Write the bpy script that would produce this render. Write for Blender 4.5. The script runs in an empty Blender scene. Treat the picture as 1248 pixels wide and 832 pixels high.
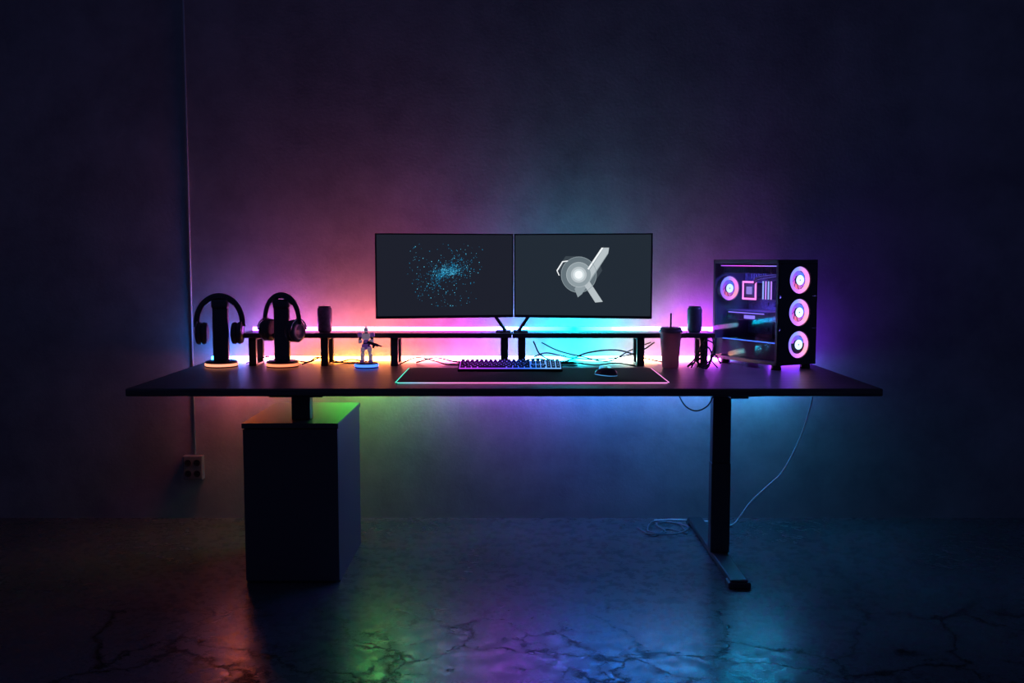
import bpy, bmesh, math, random
from mathutils import Vector, Matrix
random.seed(7)
scene = bpy.context.scene
COL = scene.collection
scene.view_settings.view_transform = 'Standard'

# ------------------------------------------------------------------ helpers
def link(o):
    COL.objects.link(o); return o

def empty(name, loc=(0,0,0), rotz=0.0, label=None, category=None, group=None):
    o = bpy.data.objects.new(name, None)
    o.empty_display_size = 0.05
    o.location = loc; o.rotation_euler = (0,0,rotz)
    if label: o["label"] = label
    if category: o["category"] = category
    if group: o["group"] = group
    return link(o)

def obj(name, bm, mat=None, parent=None, loc=(0,0,0), rot=(0,0,0), smooth=False, label=None, category=None):
    me = bpy.data.meshes.new(name)
    bmesh.ops.recalc_face_normals(bm, faces=bm.faces)
    bm.to_mesh(me); bm.free()
    if smooth:
        for p in me.polygons: p.use_smooth = True
    o = bpy.data.objects.new(name, me)
    o.location = loc; o.rotation_euler = rot
    if mat:
        for m in (mat if isinstance(mat,(list,tuple)) else [mat]): me.materials.append(m)
    if parent: o.parent = parent
    if label: o["label"] = label
    if category: o["category"] = category
    return link(o)

def box(bm, x0,x1,y0,y1,z0,z1, bev=0.0, seg=2, M=None):
    r = bmesh.ops.create_cube(bm, size=1.0)
    vs = r['verts']
    for v in vs:
        v.co = Vector(((x0+x1)/2+v.co.x*(x1-x0), (y0+y1)/2+v.co.y*(y1-y0), (z0+z1)/2+v.co.z*(z1-z0)))
    if bev > 0:
        es = set(e for v in vs for e in v.link_edges)
        rr = bmesh.ops.bevel(bm, geom=list(es), offset=bev, segments=seg, profile=0.5, affect='EDGES')
        vs = list(set(rr['verts']) | set(v for v in vs if v.is_valid))
    if M is not None:
        for v in vs:
            if v.is_valid: v.co = M @ v.co
    return vs

def lathe(bm, prof, seg=32, M=None, closed=False):
    rings = []
    for (r,z) in prof:
        ring = []
        for i in range(seg):
            a = 2*math.pi*i/seg
            c = Vector((r*math.cos(a), r*math.sin(a), z))
            if M is not None: c = M @ c
            ring.append(bm.verts.new(c))
        rings.append(ring)
    n = len(rings)
    rng = range(n) if closed else range(n-1)
    for k in rng:
        a, b = rings[k], rings[(k+1)%n]
        for i in range(seg):
            bm.faces.new((a[i],a[(i+1)%seg],b[(i+1)%seg],b[i]))
    if not closed:
        bm.faces.new(rings[0][::-1]); bm.faces.new(rings[-1])

def smooth_pts(pts, n=8):
    P = [Vector(p) for p in pts]
    if len(P) < 3: return P
    out = []
    for i in range(len(P)-1):
        p0 = P[i-1] if i>0 else P[i]*2-P[i+1]
        p1, p2 = P[i], P[i+1]
        p3 = P[i+2] if i+2 < len(P) else P[i+1]*2-P[i]
        for k in range(n):
            t = k/n
            out.append(0.5*((2*p1)+(-p0+p2)*t+(2*p0-5*p1+4*p2-p3)*t*t+(-p0+3*p1-3*p2+p3)*t**3))
    out.append(P[-1]); return out

def tube(bm, pts, r, seg=8, closed=False, flat=1.0):
    n = len(pts); pts=[Vector(p) for p in pts]
    rings = []; prev = None
    for i,p in enumerate(pts):
        if closed: t = (pts[(i+1)%n]-pts[i-1])
        else: t = pts[min(i+1,n-1)]-pts[max(i-1,0)]
        t.normalize()
        if prev is None:
            up = Vector((0,0,1)) if abs(t.z)<0.9 else Vector((0,1,0))
            nrm = (up - t*up.dot(t)).normalized()
        else:
            nrm = (prev - t*prev.dot(t)).normalized()
        prev = nrm
        b = t.cross(nrm)
        rr = r[i] if isinstance(r,(list,tuple)) else r
        rings.append([bm.verts.new(p + nrm*rr*math.cos(2*math.pi*k/seg) + b*rr*flat*math.sin(2*math.pi*k/seg)) for k in range(seg)])
    for i in range(n if closed else n-1):
        a, c = rings[i], rings[(i+1)%n]
        for k in range(seg):
            bm.faces.new((a[k],a[(k+1)%seg],c[(k+1)%seg],c[k]))
    if not closed:
        bm.faces.new(rings[0][::-1]); bm.faces.new(rings[-1])

# ------------------------------------------------------------------ materials
def newmat(name):
    m = bpy.data.materials.new(name); m.use_nodes = True
    nt = m.node_tree; nt.nodes.clear()
    out = nt.nodes.new('ShaderNodeOutputMaterial')
    return m, nt, out

def pmat(name, col, rough=0.5, metal=0.0, spec=0.5, noise=0.15, scale=40, bump=0.0, emit=None, es=0.0, trans=0.0):
    m, nt, out = newmat(name)
    N, L = nt.nodes, nt.links
    b = N.new('ShaderNodeBsdfPrincipled')
    tc = N.new('ShaderNodeTexCoord')
    nz = N.new('ShaderNodeTexNoise'); nz.inputs['Scale'].default_value = scale; nz.inputs['Detail'].default_value = 4
    L.new(tc.outputs['Object'], nz.inputs['Vector'])
    mx = N.new('ShaderNodeMix'); mx.data_type='RGBA'
    mx.inputs[6].default_value = (*[c*(1-noise) for c in col],1)
    mx.inputs[7].default_value = (*[min(1,c*(1+noise)) for c in col],1)
    L.new(nz.outputs['Fac'], mx.inputs[0]); L.new(mx.outputs[2], b.inputs['Base Color'])
    b.inputs['Roughness'].default_value = rough; b.inputs['Metallic'].default_value = metal
    b.inputs['Specular IOR Level'].default_value = spec
    if bump:
        bp = N.new('ShaderNodeBump'); bp.inputs['Strength'].default_value = bump; bp.inputs['Distance'].default_value=0.01
        L.new(nz.outputs['Fac'], bp.inputs['Height']); L.new(bp.outputs[0], b.inputs['Normal'])
    if emit:
        b.inputs['Emission Color'].default_value = (*emit,1); b.inputs['Emission Strength'].default_value = es
    if trans:
        t = N.new('ShaderNodeBsdfTranslucent'); t.inputs[0].default_value=(*[min(1,c*1.5) for c in col],1)
        ms_ = N.new('ShaderNodeMixShader'); ms_.inputs[0].default_value=trans
        L.new(b.outputs[0],ms_.inputs[1]); L.new(t.outputs[0],ms_.inputs[2]); L.new(ms_.outputs[0],out.inputs[0])
    else:
        L.new(b.outputs[0], out.inputs[0])
    return m

def emat(name, col, s):
    m, nt, out = newmat(name)
    e = nt.nodes.new('ShaderNodeEmission'); e.inputs[0].default_value=(*col,1); e.inputs[1].default_value=s
    nt.links.new(e.outputs[0], out.inputs[0]); return m

def ramp_emat(name, stops, x0, x1, s, coord='WORLD', axis=0, base=None):
    m, nt, out = newmat(name); N, L = nt.nodes, nt.links
    if coord=='WORLD':
        g = N.new('ShaderNodeNewGeometry'); src = g.outputs['Position']
    else:
        g = N.new('ShaderNodeTexCoord'); src = g.outputs['Object']
    sp = N.new('ShaderNodeSeparateXYZ'); L.new(src, sp.inputs[0])
    mr = N.new('ShaderNodeMapRange'); mr.inputs[1].default_value=x0; mr.inputs[2].default_value=x1
    L.new(sp.outputs[axis], mr.inputs[0])
    cr = N.new('ShaderNodeValToRGB'); el = cr.color_ramp.elements
    st = [((x-x0)/(x1-x0), c) for x,c in stops]
    el[0].position=st[0][0]; el[0].color=(*st[0][1],1)
    el[1].position=st[-1][0]; el[1].color=(*st[-1][1],1)
    for p,c in st[1:-1]:
        e = el.new(p); e.color=(*c,1)
    L.new(mr.outputs[0], cr.inputs[0])
    if base is None:
        e = N.new('ShaderNodeEmission'); e.inputs[1].default_value=s
        L.new(cr.outputs[0], e.inputs[0]); L.new(e.outputs[0], out.inputs[0])
    else:
        b = N.new('ShaderNodeBsdfPrincipled'); b.inputs['Base Color'].default_value=(*base,1); b.inputs['Roughness'].default_value=0.65
        b.inputs['Specular IOR Level'].default_value=0.12
        L.new(cr.outputs[0], b.inputs['Emission Color']); b.inputs['Emission Strength'].default_value=s
        L.new(b.outputs[0], out.inputs[0])
    return m

def angle_emat(name, cols, s):
    m, nt, out = newmat(name); N, L = nt.nodes, nt.links
    tc = N.new('ShaderNodeTexCoord'); sp = N.new('ShaderNodeSeparateXYZ'); L.new(tc.outputs['Object'], sp.inputs[0])
    at = N.new('ShaderNodeMath'); at.operation='ARCTAN2'; L.new(sp.outputs[2], at.inputs[0]); L.new(sp.outputs[0], at.inputs[1])
    mr = N.new('ShaderNodeMapRange'); mr.inputs[1].default_value=-math.pi; mr.inputs[2].default_value=math.pi
    L.new(at.outputs[0], mr.inputs[0])
    cr = N.new('ShaderNodeValToRGB'); el=cr.color_ramp.elements
    cols = list(cols)+[cols[0]]
    el[0].color=(*cols[0],1); el[1].color=(*cols[-1],1)
    for i,c in enumerate(cols[1:-1],1):
        e=el.new(i/(len(cols)-1)); e.color=(*c,1)
    L.new(mr.outputs[0], cr.inputs[0])
    e=N.new('ShaderNodeEmission'); e.inputs[1].default_value=s
    L.new(cr.outputs[0], e.inputs[0]); L.new(e.outputs[0], out.inputs[0]); return m

def glass_mat(name, tint, refl=0.08):
    m, nt, out = newmat(name); N,L=nt.nodes,nt.links
    t=N.new('ShaderNodeBsdfTransparent'); t.inputs[0].default_value=(*tint,1)
    g=N.new('ShaderNodeBsdfGlossy'); g.inputs['Roughness'].default_value=0.06
    mx=N.new('ShaderNodeMixShader'); mx.inputs[0].default_value=refl
    L.new(t.outputs[0],mx.inputs[1]); L.new(g.outputs[0],mx.inputs[2]); L.new(mx.outputs[0],out.inputs[0]); return m

def wall_material():
    m, nt, out = newmat('plaster_wall'); N,L=nt.nodes,nt.links
    b=N.new('ShaderNodeBsdfPrincipled'); g=N.new('ShaderNodeTexCoord')
    n1=N.new('ShaderNodeTexNoise'); n1.inputs['Scale'].default_value=2.6; n1.inputs['Detail'].default_value=11; n1.inputs['Roughness'].default_value=0.68
    L.new(g.outputs['Object'],n1.inputs['Vector'])
    n2=N.new('ShaderNodeTexNoise'); n2.inputs['Scale'].default_value=70; n2.inputs['Detail'].default_value=5
    L.new(g.outputs['Object'],n2.inputs['Vector'])
    cr=N.new('ShaderNodeValToRGB'); e=cr.color_ramp.elements
    e[0].position=0.32; e[0].color=(0.27,0.27,0.275,1); e[1].position=0.68; e[1].color=(0.46,0.455,0.46,1)
    L.new(n1.outputs['Fac'],cr.inputs[0]); L.new(cr.outputs[0],b.inputs['Base Color'])
    b.inputs['Roughness'].default_value=0.75; b.inputs['Specular IOR Level'].default_value=0.2
    ad=N.new('ShaderNodeMath'); ad.operation='MULTIPLY_ADD'; ad.inputs[1].default_value=0.35
    L.new(n2.outputs['Fac'],ad.inputs[0]); L.new(n1.outputs['Fac'],ad.inputs[2])
    bp=N.new('ShaderNodeBump'); bp.inputs['Strength'].default_value=0.14; bp.inputs['Distance'].default_value=0.02
    L.new(ad.outputs[0],bp.inputs['Height']); L.new(bp.outputs[0],b.inputs['Normal'])
    L.new(b.outputs[0],out.inputs[0]); return m

def floor_material():
    m, nt, out = newmat('cracked_concrete'); N,L=nt.nodes,nt.links
    b=N.new('ShaderNodeBsdfPrincipled'); g=N.new('ShaderNodeTexCoord')
    n1=N.new('ShaderNodeTexNoise'); n1.inputs['Scale'].default_value=1.7; n1.inputs['Detail'].default_value=10; n1.inputs['Roughness'].default_value=0.65
    L.new(g.outputs['Object'],n1.inputs['Vector'])
    n3=N.new('ShaderNodeTexNoise'); n3.inputs['Scale'].default_value=4; n3.inputs['Detail'].default_value=7; n3.inputs['Roughness'].default_value=0.7
    L.new(g.outputs['Object'],n3.inputs['Vector'])
    n4=N.new('ShaderNodeTexNoise'); n4.inputs['Scale'].default_value=16; n4.inputs['Detail'].default_value=8; n4.inputs['Roughness'].default_value=0.75
    L.new(g.outputs['Object'],n4.inputs['Vector'])
    n2=N.new('ShaderNodeTexNoise'); n2.inputs['Scale'].default_value=90; n2.inputs['Detail'].default_value=4
    L.new(g.outputs['Object'],n2.inputs['Vector'])
    va=N.new('ShaderNodeVectorMath'); va.operation='MULTIPLY_ADD'; va.inputs[1].default_value=(0.34,0.34,0.0)
    L.new(n3.outputs['Color'],va.inputs[0]); L.new(g.outputs['Object'],va.inputs[2])
    def cracks(sc,wd):
        vo=N.new('ShaderNodeTexVoronoi'); vo.feature='DISTANCE_TO_EDGE'; vo.inputs['Scale'].default_value=sc
        L.new(va.outputs[0],vo.inputs['Vector'])
        ck=N.new('ShaderNodeMapRange'); ck.inputs[1].default_value=0.0; ck.inputs[2].default_value=wd
        L.new(vo.outputs['Distance'],ck.inputs[0]); return ck.outputs[0]
    rg=N.new('ShaderNodeMapRange'); rg.inputs[1].default_value=0.465; rg.inputs[2].default_value=0.495
    L.new(n1.outputs['Fac'],rg.inputs[0])
    sx=N.new('ShaderNodeSeparateXYZ'); L.new(g.outputs['Object'],sx.inputs[0])
    fr=N.new('ShaderNodeMapRange'); fr.inputs[1].default_value=-1.40; fr.inputs[2].default_value=-1.15
    L.new(sx.outputs[1],fr.inputs[0])
    c1=cracks(1.7,0.016); c2=cracks(5.5,0.032)
    mk=N.new('ShaderNodeMath'); mk.operation='MAXIMUM'; L.new(c2,mk.inputs[0]); L.new(rg.outputs[0],mk.inputs[1])
    mq=N.new('ShaderNodeMath'); mq.operation='MINIMUM'; L.new(c1,mq.inputs[0]); L.new(mk.outputs[0],mq.inputs[1])
    mxk=N.new('ShaderNodeMath'); mxk.operation='MAXIMUM'; L.new(mq.outputs[0],mxk.inputs[0]); L.new(fr.outputs[0],mxk.inputs[1])
    cr=N.new('ShaderNodeValToRGB'); e=cr.color_ramp.elements
    e[0].position=0.32; e[0].color=(0.07,0.07,0.076,1); e[1].position=0.7; e[1].color=(0.15,0.148,0.155,1)
    L.new(n1.outputs['Fac'],cr.inputs[0])
    mx=N.new('ShaderNodeMix'); mx.data_type='RGBA'; mx.inputs[6].default_value=(0.004,0.004,0.005,1)
    L.new(mxk.outputs[0],mx.inputs[0]); L.new(cr.outputs[0],mx.inputs[7]); L.new(mx.outputs[2],b.inputs['Base Color'])
    rr=N.new('ShaderNodeMapRange'); rr.inputs[1].default_value=0.36; rr.inputs[2].default_value=0.64; rr.inputs[3].default_value=0.21; rr.inputs[4].default_value=0.36
    L.new(n4.outputs['Fac'],rr.inputs[0]); L.new(rr.outputs[0],b.inputs['Roughness'])
    sp=N.new('ShaderNodeMapRange'); sp.inputs[1].default_value=0.36; sp.inputs[2].default_value=0.64; sp.inputs[3].default_value=0.64; sp.inputs[4].default_value=0.28
    L.new(n4.outputs['Fac'],sp.inputs[0])
    sm=N.new('ShaderNodeMath'); sm.operation='MULTIPLY'; L.new(sp.outputs[0],sm.inputs[0]); L.new(mxk.outputs[0],sm.inputs[1])
    L.new(sm.outputs[0],b.inputs['Specular IOR Level'])
    ad=N.new('ShaderNodeMath'); ad.operation='MULTIPLY_ADD'; ad.inputs[1].default_value=0.30
    L.new(n2.outputs['Fac'],ad.inputs[0]); L.new(mxk.outputs[0],ad.inputs[2])
    bp=N.new('ShaderNodeBump'); bp.inputs['Strength'].default_value=0.11; bp.inputs['Distance'].default_value=0.006
    L.new(ad.outputs[0],bp.inputs['Height']); L.new(bp.outputs[0],b.inputs['Normal'])
    L.new(b.outputs[0],out.inputs[0]); return m

def desk_material():
    m, nt, out = newmat('dark_wood_grain'); N,L=nt.nodes,nt.links
    b=N.new('ShaderNodeBsdfPrincipled'); g=N.new('ShaderNodeTexCoord')
    mp=N.new('ShaderNodeMapping'); mp.inputs['Scale'].default_value=(1.2,22,22); L.new(g.outputs['Object'],mp.inputs[0])
    n=N.new('ShaderNodeTexNoise'); n.inputs['Scale'].default_value=3; n.inputs['Detail'].default_value=8; n.inputs['Roughness'].default_value=0.6
    L.new(mp.outputs[0],n.inputs['Vector'])
    cr=N.new('ShaderNodeValToRGB'); e=cr.color_ramp.elements
    e[0].position=0.35; e[0].color=(0.045,0.040,0.042,1); e[1].position=0.7; e[1].color=(0.16,0.135,0.13,1)
    L.new(n.outputs['Fac'],cr.inputs[0]); L.new(cr.outputs[0],b.inputs['Base Color'])
    rr=N.new('ShaderNodeMapRange'); rr.inputs[3].default_value=0.34; rr.inputs[4].default_value=0.50
    L.new(n.outputs['Fac'],rr.inputs[0]); L.new(rr.outputs[0],b.inputs['Roughness'])
    b.inputs['Specular IOR Level'].default_value=0.65
    bp=N.new('ShaderNodeBump'); bp.inputs['Strength'].default_value=0.12; bp.inputs['Distance'].default_value=0.004
    L.new(n.outputs['Fac'],bp.inputs['Height']); L.new(bp.outputs[0],b.inputs['Normal'])
    L.new(b.outputs[0],out.inputs[0]); return m

WALL=wall_material(); FLOOR=floor_material(); DESK=desk_material()
BLACK=pmat('black_powder_metal',(0.06,0.06,0.068),0.42,0.1,bump=0.05,scale=300)
DARK=pmat('dark_painted_board',(0.10,0.094,0.105),0.5,bump=0.03,scale=200)
PLAST=pmat('black_plastic',(0.040,0.040,0.046),0.38)
HPL=pmat('headphone_plastic',(0.11,0.105,0.12),0.42)
SOFT=pmat('black_leatherette',(0.10,0.09,0.10),0.6,bump=0.3,scale=120)
RUB=pmat('black_rubber_cable',(0.012,0.012,0.014),0.5)
CLOTH=pmat('black_mat_cloth',(0.020,0.020,0.025),0.8,bump=0.2,scale=500)
GREYM=pmat('grey_metal',(0.25,0.25,0.28),0.35,0.8)
GREYC=pmat('grey_cable_sheath',(0.24,0.25,0.28),0.45)
CONDU=pmat('galvanised_conduit',(0.62,0.63,0.68),0.4,0.2)
WHITEC=pmat('pale_cable_sheath',(0.9,0.93,0.95),0.45)
OUTL=pmat('outlet_plastic',(0.22,0.22,0.23),0.5)

# ------------------------------------------------------------------ room
bm=bmesh.new(); box(bm,-6,6,0,0.12,0,3.4)
o=obj('wall_back',bm,WALL); o["kind"]="structure"
bm=bmesh.new(); box(bm,-6,6,-6.5,0.12,-0.1,0)
o=obj('floor',bm,FLOOR); o["kind"]="structure"

# ------------------------------------------------------------------ desk
Z0=0.020
DT=0.777+Z0; DB=0.747+Z0
DX0,DX1=-1.464,1.405; DYF,DYB=-1.14,-0.10
desk=empty('desk',(0,0,0),label="wide dark wooden standing desk on black metal legs",category="desk")
bm=bmesh.new(); box(bm,DX0,DX1,DYF,DYB,DB,DT,0.006,2)
obj('desktop',bm,DESK,desk,label="dark wood grain slab top")
def column(x,y,w,d,z0,z1):
    bm=bmesh.new()
    box(bm,x-w/2,x+w/2,y-d/2,y+d/2,z0,z1,0.004)
    return bm
bm=column(0.89,-0.67,0.082,0.06,0.032,0.42); box(bm,0.89-0.039,0.89+0.039,-0.67-0.028,-0.67+0.028,0.42,DB-0.02,0.003)
obj('leg_column',bm,BLACK,desk,label="black telescopic metal leg")
bm=bmesh.new(); box(bm,0.855,0.925,-1.07,-0.11,0.008,0.034,0.006)
box(bm,0.845,0.935,-1.08,-1.01,0.0,0.026,0.006); box(bm,0.85,0.93,-0.16,-0.10,0.0,0.02,0.004)
obj('foot',bm,BLACK,desk)
bm=bmesh.new(); box(bm,0.83,0.98,-1.0,-0.3,DB-0.02,DB,0.003)
box(bm,0.855,0.925,-1.02,-0.25,DB-0.026,DB-0.018,0.002)
obj('mounting_bracket',bm,BLACK,desk)
CT=0.644
bm=column(-0.845,-0.90,0.075,0.06,CT,DB-0.02)
obj('leg_column',bm,BLACK,desk,label="short black metal post standing on the cabinet")
bm=bmesh.new(); box(bm,-0.95,-0.74,-1.02,-0.45,DB-0.02,DB,0.003)
obj('mounting_bracket',bm,BLACK,desk)
bm=bmesh.new(); box(bm,-0.75,0.83,-0.62,-0.55,DB-0.035,DB,0.004)
obj('crossbeam',bm,BLACK,desk)

cab=empty('drawer_cabinet',(-0.871,-0.715,0),label="tall matte black pedestal cabinet supporting the desk",category="cabinet")
bm=bmesh.new(); box(bm,-0.186,0.186,-0.276,0.27,0.0,CT-0.02,0.003)
obj('cabinet_body',bm,DARK,cab)
bm=bmesh.new(); box(bm,-0.190,0.190,-0.301,0.272,CT-0.02,CT,0.003)
obj('cabinet_top',bm,DARK,cab)
bm=bmesh.new(); box(bm,-0.186,0.186,-0.296,-0.276,0.012,CT-0.025,0.002)
obj('cabinet_door',bm,DARK,cab)

# ------------------------------------------------------------------ risers
RT=0.927+Z0; RYF,RYB=-0.34,-0.15
def riser(x0,x1,legs,label):
    e=empty('desk_shelf',((x0+x1)/2,(RYF+RYB)/2,DT),label=label,category="shelf",group="raised shelves on the desk")
    cx=(x0+x1)/2; d=(RYB-RYF)/2
    bm=bmesh.new(); box(bm,x0-cx,x1-cx,-d,d,RT-DT-0.022,RT-DT,0.003)
    obj('shelf_board',bm,DESK,e)
    for lx in legs:
        bm=bmesh.new()
        a=lx-cx
        box(bm,a-0.017,a+0.017,-d+0.01,-d+0.035,0,RT-DT-0.022,0.002)
        box(bm,a-0.017,a+0.017,d-0.05,d-0.025,0,RT-DT-0.022,0.002)
        box(bm,a-0.017,a+0.017,-d+0.01,d-0.025,0,0.008,0.001)
        box(bm,a-0.017,a+0.017,-d+0.01,d-0.025,RT-DT-0.032,RT-DT-0.022,0.001)
        obj('shelf_leg',bm,BLACK,e)
    return e
riser(-1.24,-0.002,[-1.19,-0.86,-0.54,-0.035],"long dark wooden riser shelf under the monitor and can")
riser(0.002,0.93,[0.045,0.59,0.88],"dark wooden riser shelf reaching the computer tower")

# ------------------------------------------------------------------ LED strips
def px(p): return (p-624)/255.0
UP=[(px(235),(0.0,0.20,1.2)),(px(280),(0.08,0.12,1.2)),(px(312),(0.38,0.08,0.95)),(px(350),(0.65,0.11,0.68)),(px(400),(0.85,0.16,0.40)),
    (px(460),(0.92,0.17,0.25)),(px(520),(0.85,0.09,0.42)),(px(575),(0.65,0.06,0.9)),(px(612),(0.20,0.22,1.2)),(px(645),(0.02,0.60,1.35)),
    (px(700),(0.0,0.90,1.25)),(px(745),(0.02,0.74,0.88)),(px(785),(0.22,0.36,0.50)),(px(820),(0.7,0.14,0.8)),(px(850),(0.9,0.10,1.7)),
    (px(930),(0.75,0.09,2.6)),(px(1010),(0.7,0.09,2.8))]
MI=[(px(235),(0.0,0.60,2.0)),(px(285),(0.05,0.40,1.9)),(px(312),(0.9,0.22,0.6)),(px(350),(1,0.25,0.12)),(px(400),(1.1,0.32,0.04)),
    (px(470),(1.1,0.30,0.06)),(px(540),(1,0.16,0.30)),(px(600),(0.7,0.18,1.0)),(px(650),(0.1,0.5,1.0)),
    (px(700),(0.0,0.75,0.9)),(px(745),(0.15,0.7,0.7)),(px(785),(0.9,0.42,0.2)),(px(830),(1,0.2,0.4)),(px(870),(1.0,0.12,1.7)),
    (px(930),(0.9,0.12,3.2)),(px(1010),(0.9,0.12,3.6))]
LO=[(px(235),(1.8,0.24,0.02)),(px(285),(1.5,0.22,0.03)),(px(320),(0.28,0.06,0.03)),(px(375),(0.12,0.08,0.06)),(px(418),(0.08,0.95,0.10)),(px(460),(0.06,0.80,0.16)),(px(505),(0.05,0.45,0.36)),
    (px(555),(0.10,0.20,0.55)),(px(610),(0.34,0.06,0.80)),(px(655),(0.26,0.08,1.1)),(px(715),(0.04,0.24,1.5)),(px(800),(0.01,0.42,1.6)),
    (px(880),(0.0,0.62,1.35)),(px(980),(0.0,0.62,1.05))]
def strip(name,x0,x1,y,z,r,stops,s,label):
    mt=ramp_emat(name+'_glow',stops,stops[0][0],stops[-1][0],s)
    e=empty('led_light_strip',((x0+x1)/2,y,z),label=label,category="light strip",group="colour-changing LED strips")
    cx=(x0+x1)/2
    n=48
    bm=bmesh.new(); tube(bm,[Vector((x0-cx+(x1-x0)*i/n,0,0)) for i in range(n+1)],r,8)
    obj('light_tube',bm,mt,e,smooth=True)
    return e
e=strip('upper',-1.24,1.00,-0.112,RT+0.004,0.010,UP,33,"glowing rainbow LED tube along the rear shelf edge")
bm=bmesh.new(); box(bm,-1.15,1.02,-0.022,0.004,-0.026,-0.010)
obj('strip_channel',bm,GREYM,e)
e=strip('middle',-1.44,1.04,-0.112,DT+0.012,0.011,MI,34,"glowing rainbow LED tube lying on the desk behind shelves")
e=strip('end',1.235,1.385,-0.112,DT+0.012,0.011,[(1.2,(0.55,0.08,2.0)),(1.4,(0.35,0.08,2.0))],55,"short violet LED tube added out of view behind the computer tower to light the wall")  # unseen tube, added to throw violet onto the wall right of the tower
e=strip('under',-1.40,1.34,-0.125,DB-0.009,0.008,LO,52,"glowing LED tube fixed under the rear edge of desk")

# ------------------------------------------------------------------ monitors
SCRL=pmat('dim_grey_screen',(0.01,0.01,0.012),0.35,noise=0.05,scale=3,emit=(0.0125,0.0145,0.024),es=1.0)
SCRR=pmat('dim_slate_screen',(0.01,0.01,0.012),0.35,noise=0.05,scale=3,emit=(0.016,0.024,0.035),es=1.0)
BIAS=ramp_emat('bias_glow',[(-0.6,(0.6,0.10,0.35)),(-0.2,(0.6,0.06,0.7)),(-0.03,(0.15,0.35,1.3)),(0.10,(0.0,0.95,1.5)),(0.35,(0.0,0.85,1.1)),(0.6,(0.10,0.15,0.5))],-0.6,0.6,6)
def monitor(sgn, label, scr):
    W=0.626; H=0.380; ang=math.radians(12)
    inner=Vector((0.008+0.003*sgn,-0.31,0))
    dirv=Vector((sgn*math.cos(ang),-math.sin(ang),0))
    c=inner+dirv*(W/2)
    rz = math.atan2(dirv.y,dirv.x) if sgn>0 else math.atan2(-dirv.y,-dirv.x)
    root=empty('computer_monitor',(0.12*sgn,-0.235,RT),label=label,category="monitor",group="pair of computer monitors")
    zc=1.189+Z0-RT
    off=Vector((c.x-0.12*sgn,c.y+0.235,zc))
    bm=bmesh.new()
    box(bm,-W/2,W/2,-0.006,0.018,-H/2,H/2,0.003)
    box(bm,-W/2+0.12,W/2-0.12,0.014,0.04,-H/2+0.07,H/2-0.07,0.012)
    obj('housing',bm,PLAST,root,off,(0,0,rz))
    bm=bmesh.new(); box(bm,-W/2+0.04,W/2-0.04,0.018,0.024,H/2-0.035,H/2-0.022)
    obj('rear_light_bar',bm,BIAS,root,off,(0,0,rz))
    bm=bmesh.new(); box(bm,-W/2+0.006,W/2-0.006,-0.0075,-0.0055,-H/2+0.012,H/2-0.006)
    obj('screen',bm,scr,root,off,(0,0,rz))
    bm=bmesh.new()
    def loc(x,y,z): return Vector((x-0.12*sgn,y+0.235,z-RT))
    a=loc(0.030*sgn,-0.235,RT+0.004); b=loc(0.072*sgn,-0.235,0.99+Z0); d=loc(0.19*sgn,-0.25,1.17+Z0); f=loc(0.30*sgn,-0.335,1.189+Z0)
    tube(bm,[a,b,d,f],[0.008,0.008,0.010,0.011],10)
    obj('stand_arm',bm,BLACK,root,smooth=True)
    bm=bmesh.new(); box(bm,(0.006 if sgn>0 else -0.075)-0.12*sgn,(0.075 if sgn>0 else -0.006)-0.12*sgn,-0.05,0.05,0,0.006,0.002)
    obj('stand_foot',bm,BLACK,root)
    return root,off,rz
rootL,offL,rzL=monitor(-1,"thin-bezel monitor showing a blue star cluster",SCRL)
U=0.634/168.0
bmA=bmesh.new(); bmB=bmesh.new(); bmC=bmesh.new()
DOTS=[]
def dot(bm,x,z,r):
    vs=[bm.verts.new((x+r*math.cos(k*math.pi/3),-0.0083,z+r*math.sin(k*math.pi/3))) for k in range(6)]
    bm.faces.new(vs); DOTS.append((x,z))
for i in range(820):
    a=random.uniform(0,2*math.pi); rr=abs(random.gauss(0,1))
    spiral=math.cos(2*a-rr*1.6)+0.5*math.cos(5*a+1.0)
    if spiral< 0.0 and random.random()<0.65: continue
    R=min(4+rr*25,52)
    x=(545-542.5)+R*math.cos(a)*1.05; z=(337-332)+R*math.sin(a)*0.80
    if abs(x)>48 or abs(z)>38: continue
    dot(bmA if random.random()<0.80 else bmB, x*U, z*U, random.choice((0.0008,0.0010,0.0012,0.0018)))
for i in range(110):
    t=random.uniform(-1,1); x=4+10*t+random.gauss(0,1.5); z=5+13*t*t*t-7*t+random.gauss(0,2.6)
    dot(bmB,x*U,z*U,random.uniform(0.0008,0.0015))
for i in range(70):
    t=random.uniform(-1,1); x=-2-12*t+random.gauss(0,2); z=3-9*t+random.gauss(0,2)
    dot(bmA,x*U,z*U,random.uniform(0.0008,0.0015))
def seg2(bm,p,q,wd,y):
    d=Vector((q[0]-p[0],q[1]-p[1]))
    if d.length<1e-6: return
    n_=Vector((-d.y,d.x)).normalized()*wd
    bm.faces.new([bm.verts.new(c) for c in ((p[0]-n_.x,y,p[1]-n_.y),(q[0]-n_.x,y,q[1]-n_.y),(q[0]+n_.x,y,q[1]+n_.y),(p[0]+n_.x,y,p[1]+n_.y))])
cnt=0
for i in range(6000):
    p=random.choice(DOTS); q=random.choice(DOTS)
    d=math.hypot(p[0]-q[0],p[1]-q[1])
    if 0.008<d<0.036 and math.hypot(p[0]-0.012,p[1]-0.018)<0.10:
        seg2(bmC,p,q,0.0004,-0.0080); cnt+=1
        if cnt>260: break
o=obj('star_pattern',bmA,emat('dot_blue',(0.01,0.28,0.54),1.0),rootL,offL,(0,0,rzL)); o["kind"]="stuff"
o=obj('star_highlight',bmB,emat('dot_pale',(0.12,0.68,1.0),1.0),rootL,offL,(0,0,rzL)); o["kind"]="stuff"
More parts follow.
